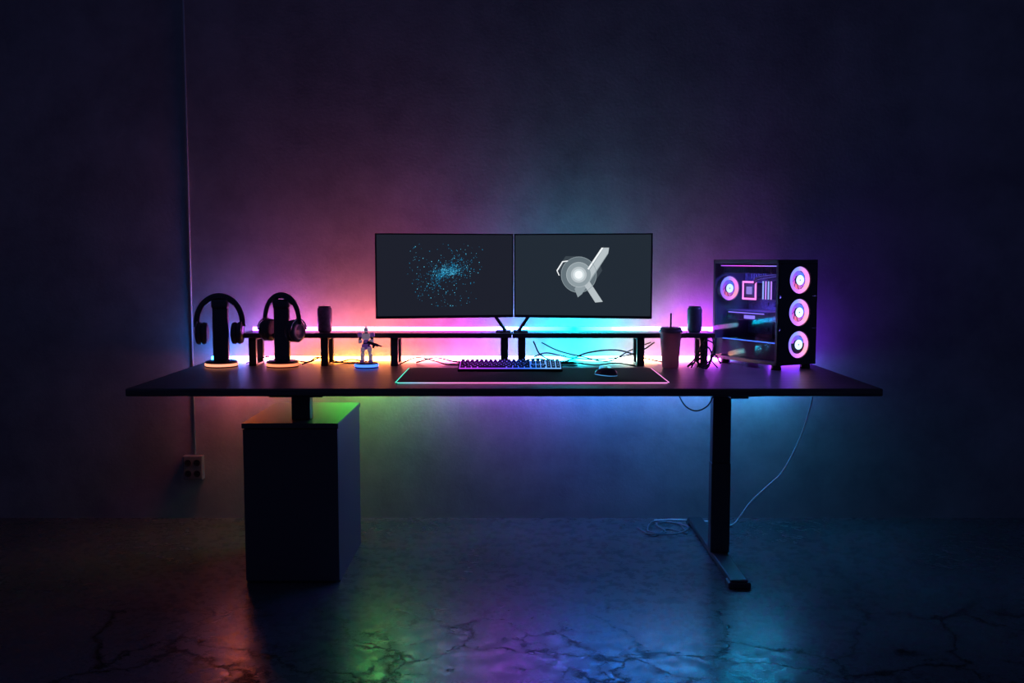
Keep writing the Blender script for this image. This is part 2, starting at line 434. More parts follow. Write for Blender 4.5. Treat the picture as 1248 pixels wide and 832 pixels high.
o=obj('star_link_lines',bmC,emat('link_blue',(0.01,0.09,0.17),1.0),rootL,offL,(0,0,rzL)); o["kind"]="stuff"
rootR,offR,rzR=monitor(1,"thin-bezel monitor showing a white geometric emblem",SCRR)
def S(p): return ((p[0]-712)*U,(336.5-p[1])*U)
def poly(bm,pts,y):
    vs=[bm.verts.new((S(p)[0],y,S(p)[1])) for p in pts]; bm.faces.new(vs)
def annulus(bm,c,r0,r1,y,n=40,a0=0,a1=360):
    cx,cz=S(c); r0*=U;r1*=U
    pr=None
    for i in range(n+1):
        a=math.radians(a0+(a1-a0)*i/n)
        q=(bm.verts.new((cx+r0*math.cos(a),y,cz+r0*math.sin(a))),bm.verts.new((cx+r1*math.cos(a),y,cz+r1*math.sin(a))))
        if pr: bm.faces.new((pr[0],pr[1],q[1],q[0]))
        pr=q
def epart(name,mt,fn):
    bm=bmesh.new(); fn(bm); obj(name,bm,mt,rootR,offR,(0,0,rzR))
E0=emat('emblem_dim',(0.044,0.060,0.076),1.0); E1=emat('emblem_grey',(0.13,0.17,0.195),1.0); E2=emat('emblem_light',(0.48,0.54,0.57),1.0); E3=emat('emblem_white',(0.92,0.96,0.98),1.0); E15=emat('emblem_mid',(0.28,0.34,0.37),1.0); E25=emat('emblem_bright',(0.64,0.72,0.75),1.0)
epart('emblem_hexagon',E0,lambda b:poly(b,[(683,327),(692,313),(712,313),(722,327),(714,345),(694,349)],-0.0080))
epart('emblem_shade',E0,lambda b:poly(b,[(724,326),(732,318),(736,330),(726,345)],-0.0081))
epart('emblem_shade',E0,lambda b:poly(b,[(686,340),(694,352),(706,355),(699,343)],-0.0081))
epart('emblem_ring',E1,lambda b:annulus(b,(708,335),0.01,21.5,-0.0083))
epart('emblem_bar',E15,lambda b:poly(b,[(735,303),(744,303),(743,310),(712,358),(707,362),(703,352)],-0.0085))
epart('emblem_bar',E2,lambda b:poly(b,[(738,303),(744,303),(743,309),(716,349),(710.5,346)],-0.0086))
epart('emblem_bar',E2,lambda b:poly(b,[(713,345),(719,340),(737,367),(728,368)],-0.0085))
epart('emblem_disc',E15,lambda b:annulus(b,(708,335),0.01,15,-0.0087))
epart('emblem_circle',E15,lambda b:annulus(b,(708,335),20.9,21.5,-0.0088))
epart('emblem_circle',E2,lambda b:annulus(b,(708,335),14.5,15,-0.0088))
epart('emblem_disc',E2,lambda b:annulus(b,(708,335),0.01,9.5,-0.0089))
epart('emblem_disc',E25,lambda b:annulus(b,(708,335),0.01,7,-0.0091))
epart('emblem_core',E3,lambda b:annulus(b,(708,335),0.01,4.8,-0.0093))
epart('emblem_line',E3,lambda b:poly(b,[(681,330),(688,319),(689.2,319.8),(682.2,331)],-0.0088))
epart('emblem_line',E3,lambda b:poly(b,[(681,330),(682.2,330),(685,336),(683.8,336)],-0.0088))
epart('emblem_line',E3,lambda b:poly(b,[(688,319),(695,318),(695,319.2),(689,320.2)],-0.0088))
epart('emblem_line',E3,lambda b:poly(b,[(735,303),(737.5,303),(720,329),(718.3,328)],-0.0088))

# ------------------------------------------------------------------ desk mat, keyboard, mouse
MT=DT+0.004
mat_r=empty('desk_mat',(0.08,-0.725,DT),label="large black desk mat with glowing pink piped edge",category="desk mat")
bm=bmesh.new(); box(bm,-0.538,0.538,-0.265,0.265,0,0.004,0.0015)
obj('mat_surface',bm,CLOTH,mat_r)
MR=[(-0.46,(0.08,0.8,0.55)),(-0.40,(0.3,0.6,0.8)),(-0.28,(0.9,0.3,0.7)),(-0.1,(1,0.2,0.6)),(0.2,(0.65,0.25,1)),(0.45,(1,0.25,0.6)),(0.62,(0.9,0.3,0.8))]
MG=ramp_emat('mat_edge_glow',MR,-0.46,0.62,1.2)
MG2=ramp_emat('mat_edge_dim_glow',MR,-0.46,0.62,0.10)
def corner(cx,cy,a0,k0=0,k1=5):
    return [Vector((cx+0.017*math.cos(math.radians(a0+90*k/4)),cy+0.017*math.sin(math.radians(a0+90*k/4)),0.0035)) for k in range(k0,k1)]
front=corner(-0.522,0.249,90,3)+corner(-0.522,-0.249,180)+corner(0.522,-0.249,270)+corner(0.522,0.249,0,0,2)
back=corner(0.522,0.249,0,1)+corner(-0.522,0.249,90,0,4)
bm=bmesh.new(); tube(bm,front,0.0023,6)
obj('edge_light',bm,MG,mat_r,smooth=True)
bm=bmesh.new(); tube(bm,back,0.0016,6)
obj('edge_light',bm,MG2,mat_r,smooth=True)

kb=empty('keyboard',(-0.008,-0.565,MT),label="black mechanical keyboard with purple and blue backlit keys",category="keyboard")
tilt=math.radians(9)
KR=[(-0.23,(0.6,0.06,0.8)),(-0.08,(0.30,0.06,0.9)),(0.02,(0.06,0.12,1)),(0.10,(0.05,0.25,1)),(0.14,(0.15,0.4,1)),(0.22,(0.2,0.5,1))]
Mk=Matrix.Translation((0,-0.068,0.0))@Matrix.Rotation(tilt,4,'X')@Matrix.Diagonal((1.035,1.05,1.0,1))
bm=bmesh.new(); box(bm,-0.218,0.218,0,0.138,0.002,0.014,0.004,M=Mk)
box(bm,-0.20,-0.17,0.115,0.13,-0.016,0.004,0.001,M=Mk); box(bm,0.17,0.20,0.115,0.13,-0.016,0.004,0.001,M=Mk)
obj('keyboard_case',bm,CLOTH,kb)
bm=bmesh.new(); box(bm,-0.212,0.212,0.006,0.132,0.013,0.0152,M=Mk)
obj('backlight_plate',bm,ramp_emat('key_backlight',KR,-0.23,0.22,1.1),kb)
KEYM=ramp_emat('keycap_black',KR,-0.23,0.22,0.030,base=(0.012,0.012,0.015))
KEYL=ramp_emat('key_legend',KR,-0.23,0.22,1.5)
def keymesh(w):
    bm=bmesh.new(); vs=box(bm,-w/2,w/2,-0.0084,0.0084,0,0.0062)
    for v in vs:
        if v.co.z>0.004: v.co.x*= (w-0.004)/w; v.co.y*=0.78
    bmesh.ops.bevel(bm,geom=list(bm.edges),offset=0.0008,segments=1,affect='EDGES')
    q=[bm.verts.new(c) for c in ((-0.0024,-0.002,0.0065),(0.0014,-0.002,0.0065),(0.0014,0.0026,0.0065),(-0.0024,0.0026,0.0065))]
    f=bm.faces.new(q); f.material_index=1
    me=bpy.data.meshes.new('keycap'); bm.to_mesh(me); bm.free(); me.materials.append(KEYM); me.materials.append(KEYL); return me
meshes={}
rows=[[1]*15+[0.2]+[1]*3+[0.2]+[1]*3,[1]*13+[2]+[0.2]+[1]*3+[0.2]+[1]*3,[1.5]+[1]*12+[1.5]+[0.2]+[1]*3+[0.2]+[1]*3,[1.8]+[1]*11+[2.2]+[3.4]+[1]*3,
      [2.3]+[1]*10+[2.7]+[1.2]+[1]+[1.2]+[1]*3,[1.25]*3+[6.2]+[1.25]*4+[0.2]+[1]*3+[0.2]+[1]*3]
for ri,row in enumerate(rows):
    tot=sum(row); sc_=0.420/tot; x=-0.21
    y=0.132-0.010-ri*0.0205
    for ki,w in enumerate(row):
        ww=w*sc_
        if w>=1 and not (w>3 and w<4):
            key=round(ww-0.0028,4)
            if key not in meshes: meshes[key]=keymesh(key)
            k=bpy.data.objects.new('keycap',meshes[key]); link(k); k.parent=kb
            k.location=Mk@Vector((x+ww/2,y,0.0175)); k.rotation_euler=(tilt,0,0)
        x+=ww

ms=empty('computer_mouse',(0.392,-0.745,MT),rotz=math.radians(35),label="black mouse with a small cyan light",category="mouse")
bm=bmesh.new()
L_,W_,H_=0.060,0.033,0.038
bmesh.ops.create_uvsphere(bm,u_segments=24,v_segments=14,radius=1)
for v in bm.verts:
    x,y,z=v.co
    nz=max(z,0)
    v.co=Vector((x*W_*(1-0.10*math.cos(y*2.6)),y*L_, (nz**0.75)*H_*(0.86-0.22*y)+0.002))
bmesh.ops.remove_doubles(bm,verts=bm.verts,dist=0.0004)
obj('mouse_shell',bm,pmat('mouse_plastic',(0.10,0.10,0.12),0.3),ms,smooth=True)
bm=bmesh.new(); tube(bm,[Vector((0.0,0.030+0.010*math.cos(a),0.028+0.010*math.sin(a)-0.002)) for a in [k*math.pi/8 for k in range(16)]],0.004,8,closed=True)
obj('scroll_wheel',bm,emat('wheel_glow',(0.1,0.6,1),1.0),ms)
bm=bmesh.new(); lathe(bm,[(0.009,0.0),(0.008,0.001)],16)
obj('logo_light',bm,emat('mouse_glow',(0.2,0.8,1),1.3),ms,(0,-0.022,0.0357),(math.radians(14),0,0))
bm=bmesh.new()
tube(bm,[Vector((W_*0.97*math.cos(a)*(1-0.10*math.cos(math.sin(a)*2.6)),L_*0.97*math.sin(a),0.0035)) for a in [k*math.pi/16 for k in range(32)]],0.0018,6,closed=True)
obj('rim_light',bm,emat('mouse_rim_glow',(0.1,0.45,1),0.7),ms)

# ------------------------------------------------------------------ headphone stands
RINGW=ramp_emat('ring_white_orange',[(-1.5,(1,0.30,0.16)),(-1.32,(1,0.32,0.20)),(-1.0,(1,0.22,0.10)),(-0.9,(1,0.16,0.06))],-1.5,-0.9,1.7)
RINGB=emat('ring_white_blue',(0.05,0.16,1),2.6)
def stand(x,y,label,rotz=0,h=0.318):
    r=empty('headphone_stand',(x,y,DT),rotz,label,"headphone stand","light-up headphone stands")
    bm=bmesh.new(); lathe(bm,[(0.071,0.0),(0.073,0.002),(0.073,0.004),(0.070,0.005)],40)
    obj('base_foot',bm,BLACK,r,smooth=False)
    bm=bmesh.new(); lathe(bm,[(0.070,0.005),(0.0745,0.007),(0.0745,0.015),(0.070,0.017)],40)
    obj('light_ring',bm,RINGW,r,smooth=True)
    bm=bmesh.new(); lathe(bm,[(0.070,0.017),(0.072,0.019),(0.072,0.024),(0.066,0.028),(0.04,0.030)],40)
    obj('base_disc',bm,PLAST,r)
    bm=bmesh.new(); box(bm,-0.035,0.035,-0.014,0.014,0.026,h-0.012,0.006,3)
    box(bm,-0.038,0.038,-0.022,0.022,h-0.055,h-0.012,0.012,3)
    obj('post',bm,HPL,r)
    return r
def headphones(x,y,rotz,label,hw=0.104,apex=0.315,cupz=0.145):
    r=empty('headphones',(x,y,DT+apex-0.012),rotz,label,"headphones","over-ear headphones")
    A=lambda zz: zz-(apex-0.012)
    pts=[];n=24
    zb=cupz+0.03
    for i in range(n+1):
        a=math.pi*i/n
        pts.append(Vector((-hw*math.cos(a)*(1.0),0,A(zb+(apex-zb)*math.sin(a)**0.85))))
    bm=bmesh.new(); tube(bm,pts,0.0050,10,flat=2.6)
    obj('headband',bm,HPL,r,smooth=True)
    ip=[Vector((p.x*0.93,0,p.z-0.009)) for p in pts[6:19]]
    bm=bmesh.new(); tube(bm,ip,[0.004]+[0.0065]*11+[0.004],10,flat=2.0)
    obj('headband_cushion',bm,SOFT,r,smooth=True)
    for s in (-1,1):
        M=Matrix.Translation((s*(hw-0.012),0,A(cupz)))@Matrix.Rotation(math.radians(90)*s,4,'Y')
        bm=bmesh.new(); lathe(bm,[(0.046,-0.012),(0.051,-0.006),(0.051,0.004),(0.045,0.012),(0.028,0.017),(0.026,0.015)],32,M)
        obj('ear_cup',bm,HPL,r,smooth=True)
        bm=bmesh.new(); lathe(bm,[(0.020,-0.036),(0.036,-0.038),(0.048,-0.033),(0.051,-0.021),(0.046,-0.011),(0.020,-0.011)],32,M)
        obj('ear_cushion',bm,SOFT,r,smooth=True)
        yp=[]
        for k in range(13):
            a=math.pi*k/12
            yp.append(Vector((s*(hw-0.004),0.054*math.cos(a),A(cupz+0.004+0.050*math.sin(a)))))
        bm=bmesh.new(); tube(bm,yp,0.0035,8)
        obj('yoke',bm,GREYM,r,smooth=True)
    return r
stand(-1.323,-0.36,"black headphone stand with glowing white-orange base ring")
headphones(-1.328,-0.36,math.radians(7),"black over-ear headphones with thick cushions hanging squarely",0.102,0.322,0.152)
stand(-1.045,-0.36,"black headphone stand with glowing orange base ring",math.radians(0))
headphones(-1.045,-0.36,math.radians(-28),"black over-ear headset turned aside on its stand",0.100,0.326,0.165)

# ------------------------------------------------------------------ cans and cup
CANM=pmat('printed_dark_can',(0.36,0.20,0.27),0.35,0.1,noise=0.9,scale=55)
CANB=pmat('plain_dark_can',(0.20,0.20,0.26),0.35,0.1,noise=0.3,scale=55)
def can(x,y,mt,label):
    r=empty('drink_can',(x,y,RT),label=label,category="drink can",group="drink cans on the shelf")
    bm=bmesh.new(); lathe(bm,[(0.024,0.0),(0.026,0.002),(0.033,0.010),(0.034,0.014),(0.034,0.104),(0.032,0.110),(0.028,0.117)],32)
    obj('can_body',bm,mt,r,smooth=True)
    bm=bmesh.new(); lathe(bm,[(0.028,0.116),(0.029,0.119),(0.0275,0.1205),(0.026,0.118),(0.010,0.1175)],32)
    obj('can_lid',bm,GREYM,r,smooth=True)
    bm=bmesh.new(); tube(bm,[Vector((0.004+0.007*math.cos(a)*1.5,0.007*math.sin(a),0.1195)) for a in [k*math.pi/6 for k in range(12)]],0.0015,6,closed=True)
    obj('pull_tab',bm,GREYM,r)
can(-0.867,-0.27,CANM,"dark drink can with faint pinkish print")
can(0.845,-0.27,CANB,"plain dark metallic drink can")
CUPM=pmat('dark_frosted_cup',(0.46,0.31,0.35),0.35,noise=0.1,trans=0.4)
cup=empty('takeaway_cup',(0.715,-0.400,DT),label="dark takeaway cup with flat lid and black straw",category="cup")
bm=bmesh.new(); lathe(bm,[(0.034,0.0),(0.037,0.003),(0.048,0.155),(0.0495,0.160),(0.046,0.163)],36)
obj('cup_body',bm,CUPM,cup,smooth=True)
bm=bmesh.new(); lathe(bm,[(0.050,0.158),(0.0525,0.160),(0.0525,0.168),(0.049,0.172),(0.047,0.180),(0.044,0.182),(0.010,0.181)],36)
obj('cup_lid',bm,pmat('grey_lid',(0.36,0.26,0.30),0.35),cup,smooth=False)
bm=bmesh.new(); tube(bm,[Vector((0.0,0.0,0.175)),Vector((0.0,0.0,0.245))],0.0042,12)
obj('straw',bm,PLAST,cup,smooth=True)

# ------------------------------------------------------------------ figurine
fg=empty('action_figurine',(-0.657,-0.40,DT),label="small armoured robot figurine in purple and white holding a blaster",category="figurine")
bm=bmesh.new(); lathe(bm,[(0.050,0),(0.052,0.002),(0.052,0.004),(0.050,0.005)],36); obj('base_foot',bm,BLACK,fg)
bm=bmesh.new(); lathe(bm,[(0.050,0.005),(0.0545,0.007),(0.0545,0.015),(0.050,0.017)],36); obj('light_ring',bm,RINGB,fg,smooth=True)
bm=bmesh.new(); lathe(bm,[(0.050,0.017),(0.051,0.019),(0.048,0.023),(0.03,0.0235)],36); obj('base_disc',bm,PLAST,fg)
AR1=pmat('figurine_white_armour',(0.85,0.8,0.9),0.35,noise=0.3,scale=120,emit=(0.75,0.50,0.75),es=0.18); AR2=pmat('figurine_purple_armour',(0.45,0.25,0.8),0.35,emit=(0.4,0.15,0.7),es=0.12); AR3=pmat('figurine_dark_suit',(0.10,0.09,0.15),0.5)  # faint emission in white and purple armour stands in for front light
B=0.024
V=[(0,0,0.078),(0,-0.001,0.10),(0,0,0.122),(0,0,0.133),(0,-0.001,0.146),
   (-0.022,0,0.120),(-0.030,-0.004,0.098),(-0.020,-0.020,0.088),
   (0.022,0,0.120),(0.030,-0.008,0.098),(0.022,-0.026,0.090),
   (-0.011,0,0.073),(-0.015,-0.004,0.040),(-0.017,0.002,0.008),(-0.018,-0.010,0.004),
   (0.011,0,0.073),(0.016,-0.003,0.040),(0.019,0.003,0.008),(0.020,-0.010,0.004)]
Ed=[(0,1),(1,2),(2,3),(3,4),(2,5),(5,6),(6,7),(2,8),(8,9),(9,10),(0,11),(11,12),(12,13),(13,14),(0,15),(15,16),(16,17),(17,18)]
Rd=[0.012,0.011,0.014,0.006,0.007,0.0075,0.0065,0.0055,0.0075,0.0065,0.0055,0.010,0.008,0.006,0.005,0.010,0.008,0.006,0.005]
me=bpy.data.meshes.new('figure_body'); me.from_pydata([(a,b,c+B) for a,b,c in V],Ed,[])
fo=bpy.data.objects.new('figure_body',me); link(fo); fo.parent=fg; me.materials.append(AR3)
sk=fo.modifiers.new('Skin','SKIN')
for i,r_ in enumerate(Rd): me.skin_vertices[0].data[i].radius=(r_,r_)
me.skin_vertices[0].data[0].use_root=True
sb=fo.modifiers.new('Sub','SUBSURF'); sb.levels=1; sb.render_levels=1
def fpart(name,mt,*bxs):
    bm=bmesh.new()
    for b_ in bxs: box(bm,b_[0],b_[1],b_[2],b_[3],b_[4]+B,b_[5]+B,b_[6] if len(b_)>6 else 0.002)
    return obj(name,bm,mt,fg)
bm=bmesh.new(); bmesh.ops.create_uvsphere(bm,u_segments=16,v_segments=10,radius=0.0115)
for v in bm.verts: v.co=Vector((v.co.x*0.9,v.co.y*1.05-0.001,v.co.z*1.15+0.147+B))
box(bm,-0.0015,0.0015,-0.010,0.010,0.155+B,0.164+B,0.0005)
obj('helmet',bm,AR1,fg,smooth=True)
fpart('visor',emat('visor_glow',(0.03,0.06,0.12),1.0),(-0.007,0.007,-0.0145,-0.010,0.144,0.150,0.001))
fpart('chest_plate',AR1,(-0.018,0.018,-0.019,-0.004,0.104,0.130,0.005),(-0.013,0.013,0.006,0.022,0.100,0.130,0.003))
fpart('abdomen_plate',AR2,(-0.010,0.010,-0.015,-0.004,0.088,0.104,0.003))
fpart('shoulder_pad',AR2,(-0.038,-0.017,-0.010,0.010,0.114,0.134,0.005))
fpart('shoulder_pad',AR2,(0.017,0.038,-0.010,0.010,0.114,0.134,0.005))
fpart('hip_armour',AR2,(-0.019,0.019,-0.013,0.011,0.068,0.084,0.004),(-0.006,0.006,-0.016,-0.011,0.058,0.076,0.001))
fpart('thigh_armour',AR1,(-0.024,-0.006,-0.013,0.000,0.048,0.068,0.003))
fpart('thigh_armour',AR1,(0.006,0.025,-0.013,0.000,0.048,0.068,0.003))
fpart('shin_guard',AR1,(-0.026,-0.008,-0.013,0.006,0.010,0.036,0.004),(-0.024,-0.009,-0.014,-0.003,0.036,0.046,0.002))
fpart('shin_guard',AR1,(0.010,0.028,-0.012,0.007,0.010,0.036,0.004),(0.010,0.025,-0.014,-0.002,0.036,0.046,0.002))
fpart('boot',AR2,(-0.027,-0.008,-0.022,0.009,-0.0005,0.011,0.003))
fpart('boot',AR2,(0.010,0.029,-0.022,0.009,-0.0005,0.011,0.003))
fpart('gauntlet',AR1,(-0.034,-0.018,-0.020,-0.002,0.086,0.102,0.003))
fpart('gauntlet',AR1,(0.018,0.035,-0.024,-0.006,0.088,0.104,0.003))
Mb=Matrix.Translation((0.02,-0.030,0.090+B))@Matrix.Rotation(math.radians(18),4,'Y')
bm=bmesh.new()
box(bm,-0.012,0.040,-0.005,0.005,-0.006,0.006,0.002,M=Mb); box(bm,0.040,0.056,-0.003,0.003,-0.002,0.004,0.001,M=Mb); box(bm,0.016,0.026,-0.004,0.004,-0.017,-0.004,0.001,M=Mb); box(bm,-0.004,0.002,-0.003,0.003,-0.016,-0.004,0.001,M=Mb)
obj('blaster',bm,AR3,fg)

# ------------------------------------------------------------------ PC tower
pc=empty('computer_tower',(1.159,-0.534,DT),math.radians(28),"black glass-sided computer tower with glowing pink and blue fans","computer")
w,Ld,zb,zt=0.231,0.437,0.020,0.485
CASE=pmat('case_black_steel',(0.07,0.07,0.09),0.4,0.1)
INNER=pmat('case_inner_black',(0.06,0.06,0.10),0.6,spec=0.2)
bm=bmesh.new()
box(bm,0.0,w,0.0,Ld,zb,zb+0.018,0.002); box(bm,0.0,w,0.0,Ld,zt-0.018,zt,0.002)
box(bm,w-0.006,w,0.0,Ld,zb,zt,0.001); box(bm,0.0,w,Ld-0.006,Ld,zb,zt,0.001)
for (a,b_) in ((0,0),(0,Ld-0.014)): box(bm,a,a+0.012,b_,b_+0.014,zb,zt,0.002)
obj('case_frame',bm,CASE,pc)
bm=bmesh.new(); box(bm,0.012,w-0.007,Ld-0.010,Ld-0.007,zb+0.02,zt-0.02)
obj('rear_inner_panel',bm,INNER,pc)
def frontpanel():
    bm=bmesh.new(); cx=w*0.56; r=0.062; n=32
    zs=[zb+0.018+(zt-zb-0.036)*(k+0.5)/3 for k in (2,1,0)]
    hh=(zt-zb-0.036)/6
    for zc in zs:
        inner=[];outer=[]
        for i in range(n):
            a=2*math.pi*i/n+math.pi/4
            c,s_=math.cos(a),math.sin(a)
            inner.append(bm.verts.new((cx+r*c,0,zc+r*s_)))
            t=min(((w-cx) if c>0 else cx)/max(abs(c),1e-6), hh/max(abs(s_),1e-6))
            outer.append(bm.verts.new((cx+t*c,0,zc+t*s_)))
        for i in range(n):
            bm.faces.new((inner[i],inner[(i+1)%n],outer[(i+1)%n],outer[i]))
    ext=bmesh.ops.extrude_face_region(bm,geom=list(bm.faces))
    for v in [g for g in ext['geom'] if isinstance(g,bmesh.types.BMVert)]: v.co.y+=0.006
    return bm,cx,zs
bm,fcx,fzs=frontpanel()
obj('front_panel',bm,CASE,pc)
FR=angle_emat('fan_rim_glow',[(0.22,0.16,1),(0.55,0.16,1),(1,0.32,0.40),(0.95,0.22,0.80),(0.20,0.28,1)],1.6)
FB=angle_emat('fan_blade_glow',[(0.6,0.10,0.95),(1,0.20,0.35),(0.45,0.12,1),(0.08,0.24,1),(0.25,0.12,1)],1.0)
FH=emat('fan_hub_glow',(0.5,0.75,1),1.9)
def fan(name,locv,r,parent,rot=(0,0,0)):
    bm=bmesh.new(); MX=Matrix.Rotation(math.radians(90),4,'X')
    lathe(bm,[(r*0.98,-0.010),(r*1.04,-0.010),(r*1.04,0.012),(r*0.98,0.012)],40,MX,closed=True)
    for k in range(4):
        a=k*math.pi/2+0.5
        box(bm,0.2*r,r,-0.0015,0.0015,-0.002,0.002,M=Matrix.Translation((0,0.010,0))@Matrix.Rotation(a,4,'Y'))
    f=obj(name,bm,CASE,parent,locv,rot)
    bm=bmesh.new()
    tube(bm,[Vector((r*0.83*math.cos(a),-0.004,r*0.83*math.sin(a))) for a in [k*2*math.pi/40 for k in range(40)]],r*0.15,8,closed=True)
    obj('light_ring',bm,FR,f,smooth=True)
    bm=bmesh.new()
    nb=9
    for k in range(nb):
        a0=2*math.pi*k/nb; pr=None
        for j in range(6):
            t=j/5; rr=r*(0.34+0.36*t); a=a0+0.35*t
            da=0.347
            v1=bm.verts.new((rr*math.cos(a-da),-0.001,rr*math.sin(a-da))); v2=bm.verts.new((rr*math.cos(a+da),0.003,rr*math.sin(a+da)))
            if pr: bm.faces.new((pr[0],pr[1],v2,v1))
            pr=(v1,v2)
    obj('fan_blades',bm,FB,f)
    bm=bmesh.new(); lathe(bm,[(r*0.34,-0.004),(r*0.34,0.006),(r*0.30,0.010),(r*0.05,0.0105)],24,MX)
    obj('fan_hub',bm,INNER,f)
    bm=bmesh.new(); lathe(bm,[(r*0.06,0.0108),(r*0.36,0.0108),(r*0.36,0.0120),(r*0.06,0.0120)],24,MX,closed=True)
    obj('hub_light',bm,FH,f)
    return f
for z_ in fzs: fan('case_fan',(fcx,0.014,z_),0.061,pc)
fan('case_fan',(0.068,Ld-0.027,0.350),0.058,pc)
bm=bmesh.new(); box(bm,-0.003,0.0,0.010,Ld-0.012,zb+0.016,zt-0.016)
obj('glass_side_panel',bm,glass_mat('tinted_glass',(0.88,0.86,0.96),0.012),pc,label="tinted glass side panel")
bm=bmesh.new(); box(bm,0.012,w-0.008,0.012,Ld-0.012,zb+0.018,zb+0.095,0.002)
obj('power_supply_cover',bm,INNER,pc)
bm=bmesh.new(); box(bm,w-0.030,w-0.024,0.10,Ld-0.02,0.135,0.445,0.001)
for k in range(6): box(bm,w-0.040,w-0.030,0.12+0.05*k,0.15+0.05*k,0.15,0.165)
for k in range(5): box(bm,w-0.036,w-0.030,0.14+0.045*k,0.155+0.045*k,0.27,0.285)
for k in range(7): box(bm,w-0.048,w-0.030,0.120,0.150,0.17+0.012*k,0.176+0.012*k)
box(bm,w-0.06,w-0.03,0.395,0.412,0.32,0.44,0.002)
for k in range(7): box(bm,w-0.055,w-0.030,0.27+0.016*k,0.279+0.016*k,0.395,0.435,0.001)
obj('motherboard',bm,pmat('circuit_board',(0.10,0.12,0.22),0.5,noise=0.8,scale=80),pc)
bm=bmesh.new(); box(bm,0.02,w-0.03,0.06,Ld-0.05,zt-0.062,zt-0.034,0.002)
for k in range(24): box(bm,0.018,0.020,0.065+0.0135*k,0.070+0.0135*k,zt-0.060,zt-0.036)
obj('radiator',bm,INNER,pc)
bm=bmesh.new(); box(bm,w-0.085,w-0.030,0.315,0.385,0.305,0.375,0.008)
obj('cpu_cooler',bm,PLAST,pc)
def sqring(bm,y0,y1,z0,z1,x,t):
    box(bm,x,x+0.003,y0,y1,z0,z0+t); box(bm,x,x+0.003,y0,y1,z1-t,z1); box(bm,x,x+0.003,y0,y0+t,z0+t,z1-t); box(bm,x,x+0.003,y1-t,y1,z0+t,z1-t)
bm=bmesh.new(); sqring(bm,0.300,0.396,0.296,0.384,w-0.089,0.009)
obj('cooler_light',bm,emat('cooler_glow',(1,0.25,0.75),1.8),pc)
bm=bmesh.new(); box(bm,w-0.089,w-0.086,0.330,0.368,0.322,0.358,0.001)
obj('cooler_logo',bm,emat('cooler_logo_glow',(0.45,0.35,1),0.8),pc)
for k in range(4):
    bm=bmesh.new(); box(bm,w-0.062,w-0.030,0.222+0.018*k,0.229+0.018*k,0.300,0.385,0.001)
    s_=obj('memory_stick',bm,PLAST,pc)
    bm=bmesh.new(); box(bm,w-0.067,w-0.062,0.222+0.018*k,0.228+0.018*k,0.300,0.385,0.001)
    obj('memory_light',bm,emat('ram_glow',((0.35,0.5,1) if k%2 else (0.6,0.3,1)),1.2),s_)
gp=bmesh.new(); box(gp,0.050,w-0.030,0.11,0.40,0.205,0.250,0.004)
for k in range(10): box(gp,0.047,0.050,0.30+0.009*k,0.304+0.009*k,0.212,0.232)
gpo=obj('graphics_card',gp,INNER,pc)
bm=bmesh.new(); box(bm,0.046,0.050,0.14,0.38,0.238,0.242); box(bm,0.046,0.050,0.20,0.27,0.214,0.230)
obj('card_light',bm,emat('card_glow',(0.30,0.22,1),1.3),gpo)
bm=bmesh.new(); box(bm,0.02,0.026,0.03,Ld-0.03,zt-0.030,zt-0.026)
obj('interior_light',bm,ramp_emat('interior_glow',[(0.0,(0.2,0.3,1)),(0.25,(1,0.12,0.9)),(0.437,(0.4,0.12,1))],0,0.437,1.4,'OBJ',1),pc)
bm=bmesh.new(); box(bm,0.02,0.025,0.04,Ld-0.05,zb+0.0955,zb+0.0985)
obj('interior_light',bm,emat('interior_blue',(0.06,0.18,1),2.2),pc)
bm=bmesh.new()
for k in range(5):
    tube(bm,smooth_pts([(w-0.07,0.16+0.01*k,0.12),(w-0.10,0.13+0.01*k,0.16),(w-0.11,0.11+0.01*k,0.22),(w-0.06,0.105+0.01*k,0.28),(w-0.03,0.11+0.01*k,0.30)],5),0.003,6)
for k in range(2):
    tube(bm,smooth_pts([(w-0.075,0.33,0.365+0.004*k),(w-0.10,0.28,0.39+0.012*k),(w-0.10,0.18,0.405+0.010*k),(w-0.08,0.10,0.42)],6),0.0055,8)
obj('internal_cable',bm,RUB,pc,smooth=True)
for (fx,fy) in ((0.03,0.035),(w-0.03,0.035),(0.03,Ld-0.06),(w-0.03,Ld-0.06)):
    bm=bmesh.new(); lathe(bm,[(0.022,0.0),(0.024,0.004),(0.020,zb+0.002)],20)
    obj('case_foot',bm,PLAST,pc,(fx,fy,0))
ld=bpy.data.lights.new('interior_fill','AREA'); ld.shape='RECTANGLE'; ld.size=0.05; ld.size_y=0.30; ld.color=(0.20,0.16,1); ld.energy=2.4  # added violet fill brightening the case interior, no visible fixture
lo=bpy.data.objects.new('interior_fill',ld); link(lo); lo.parent=pc; lo.location=(0.04,0.22,zt-0.068); lo.rotation_euler=(0,math.radians(-25),0)

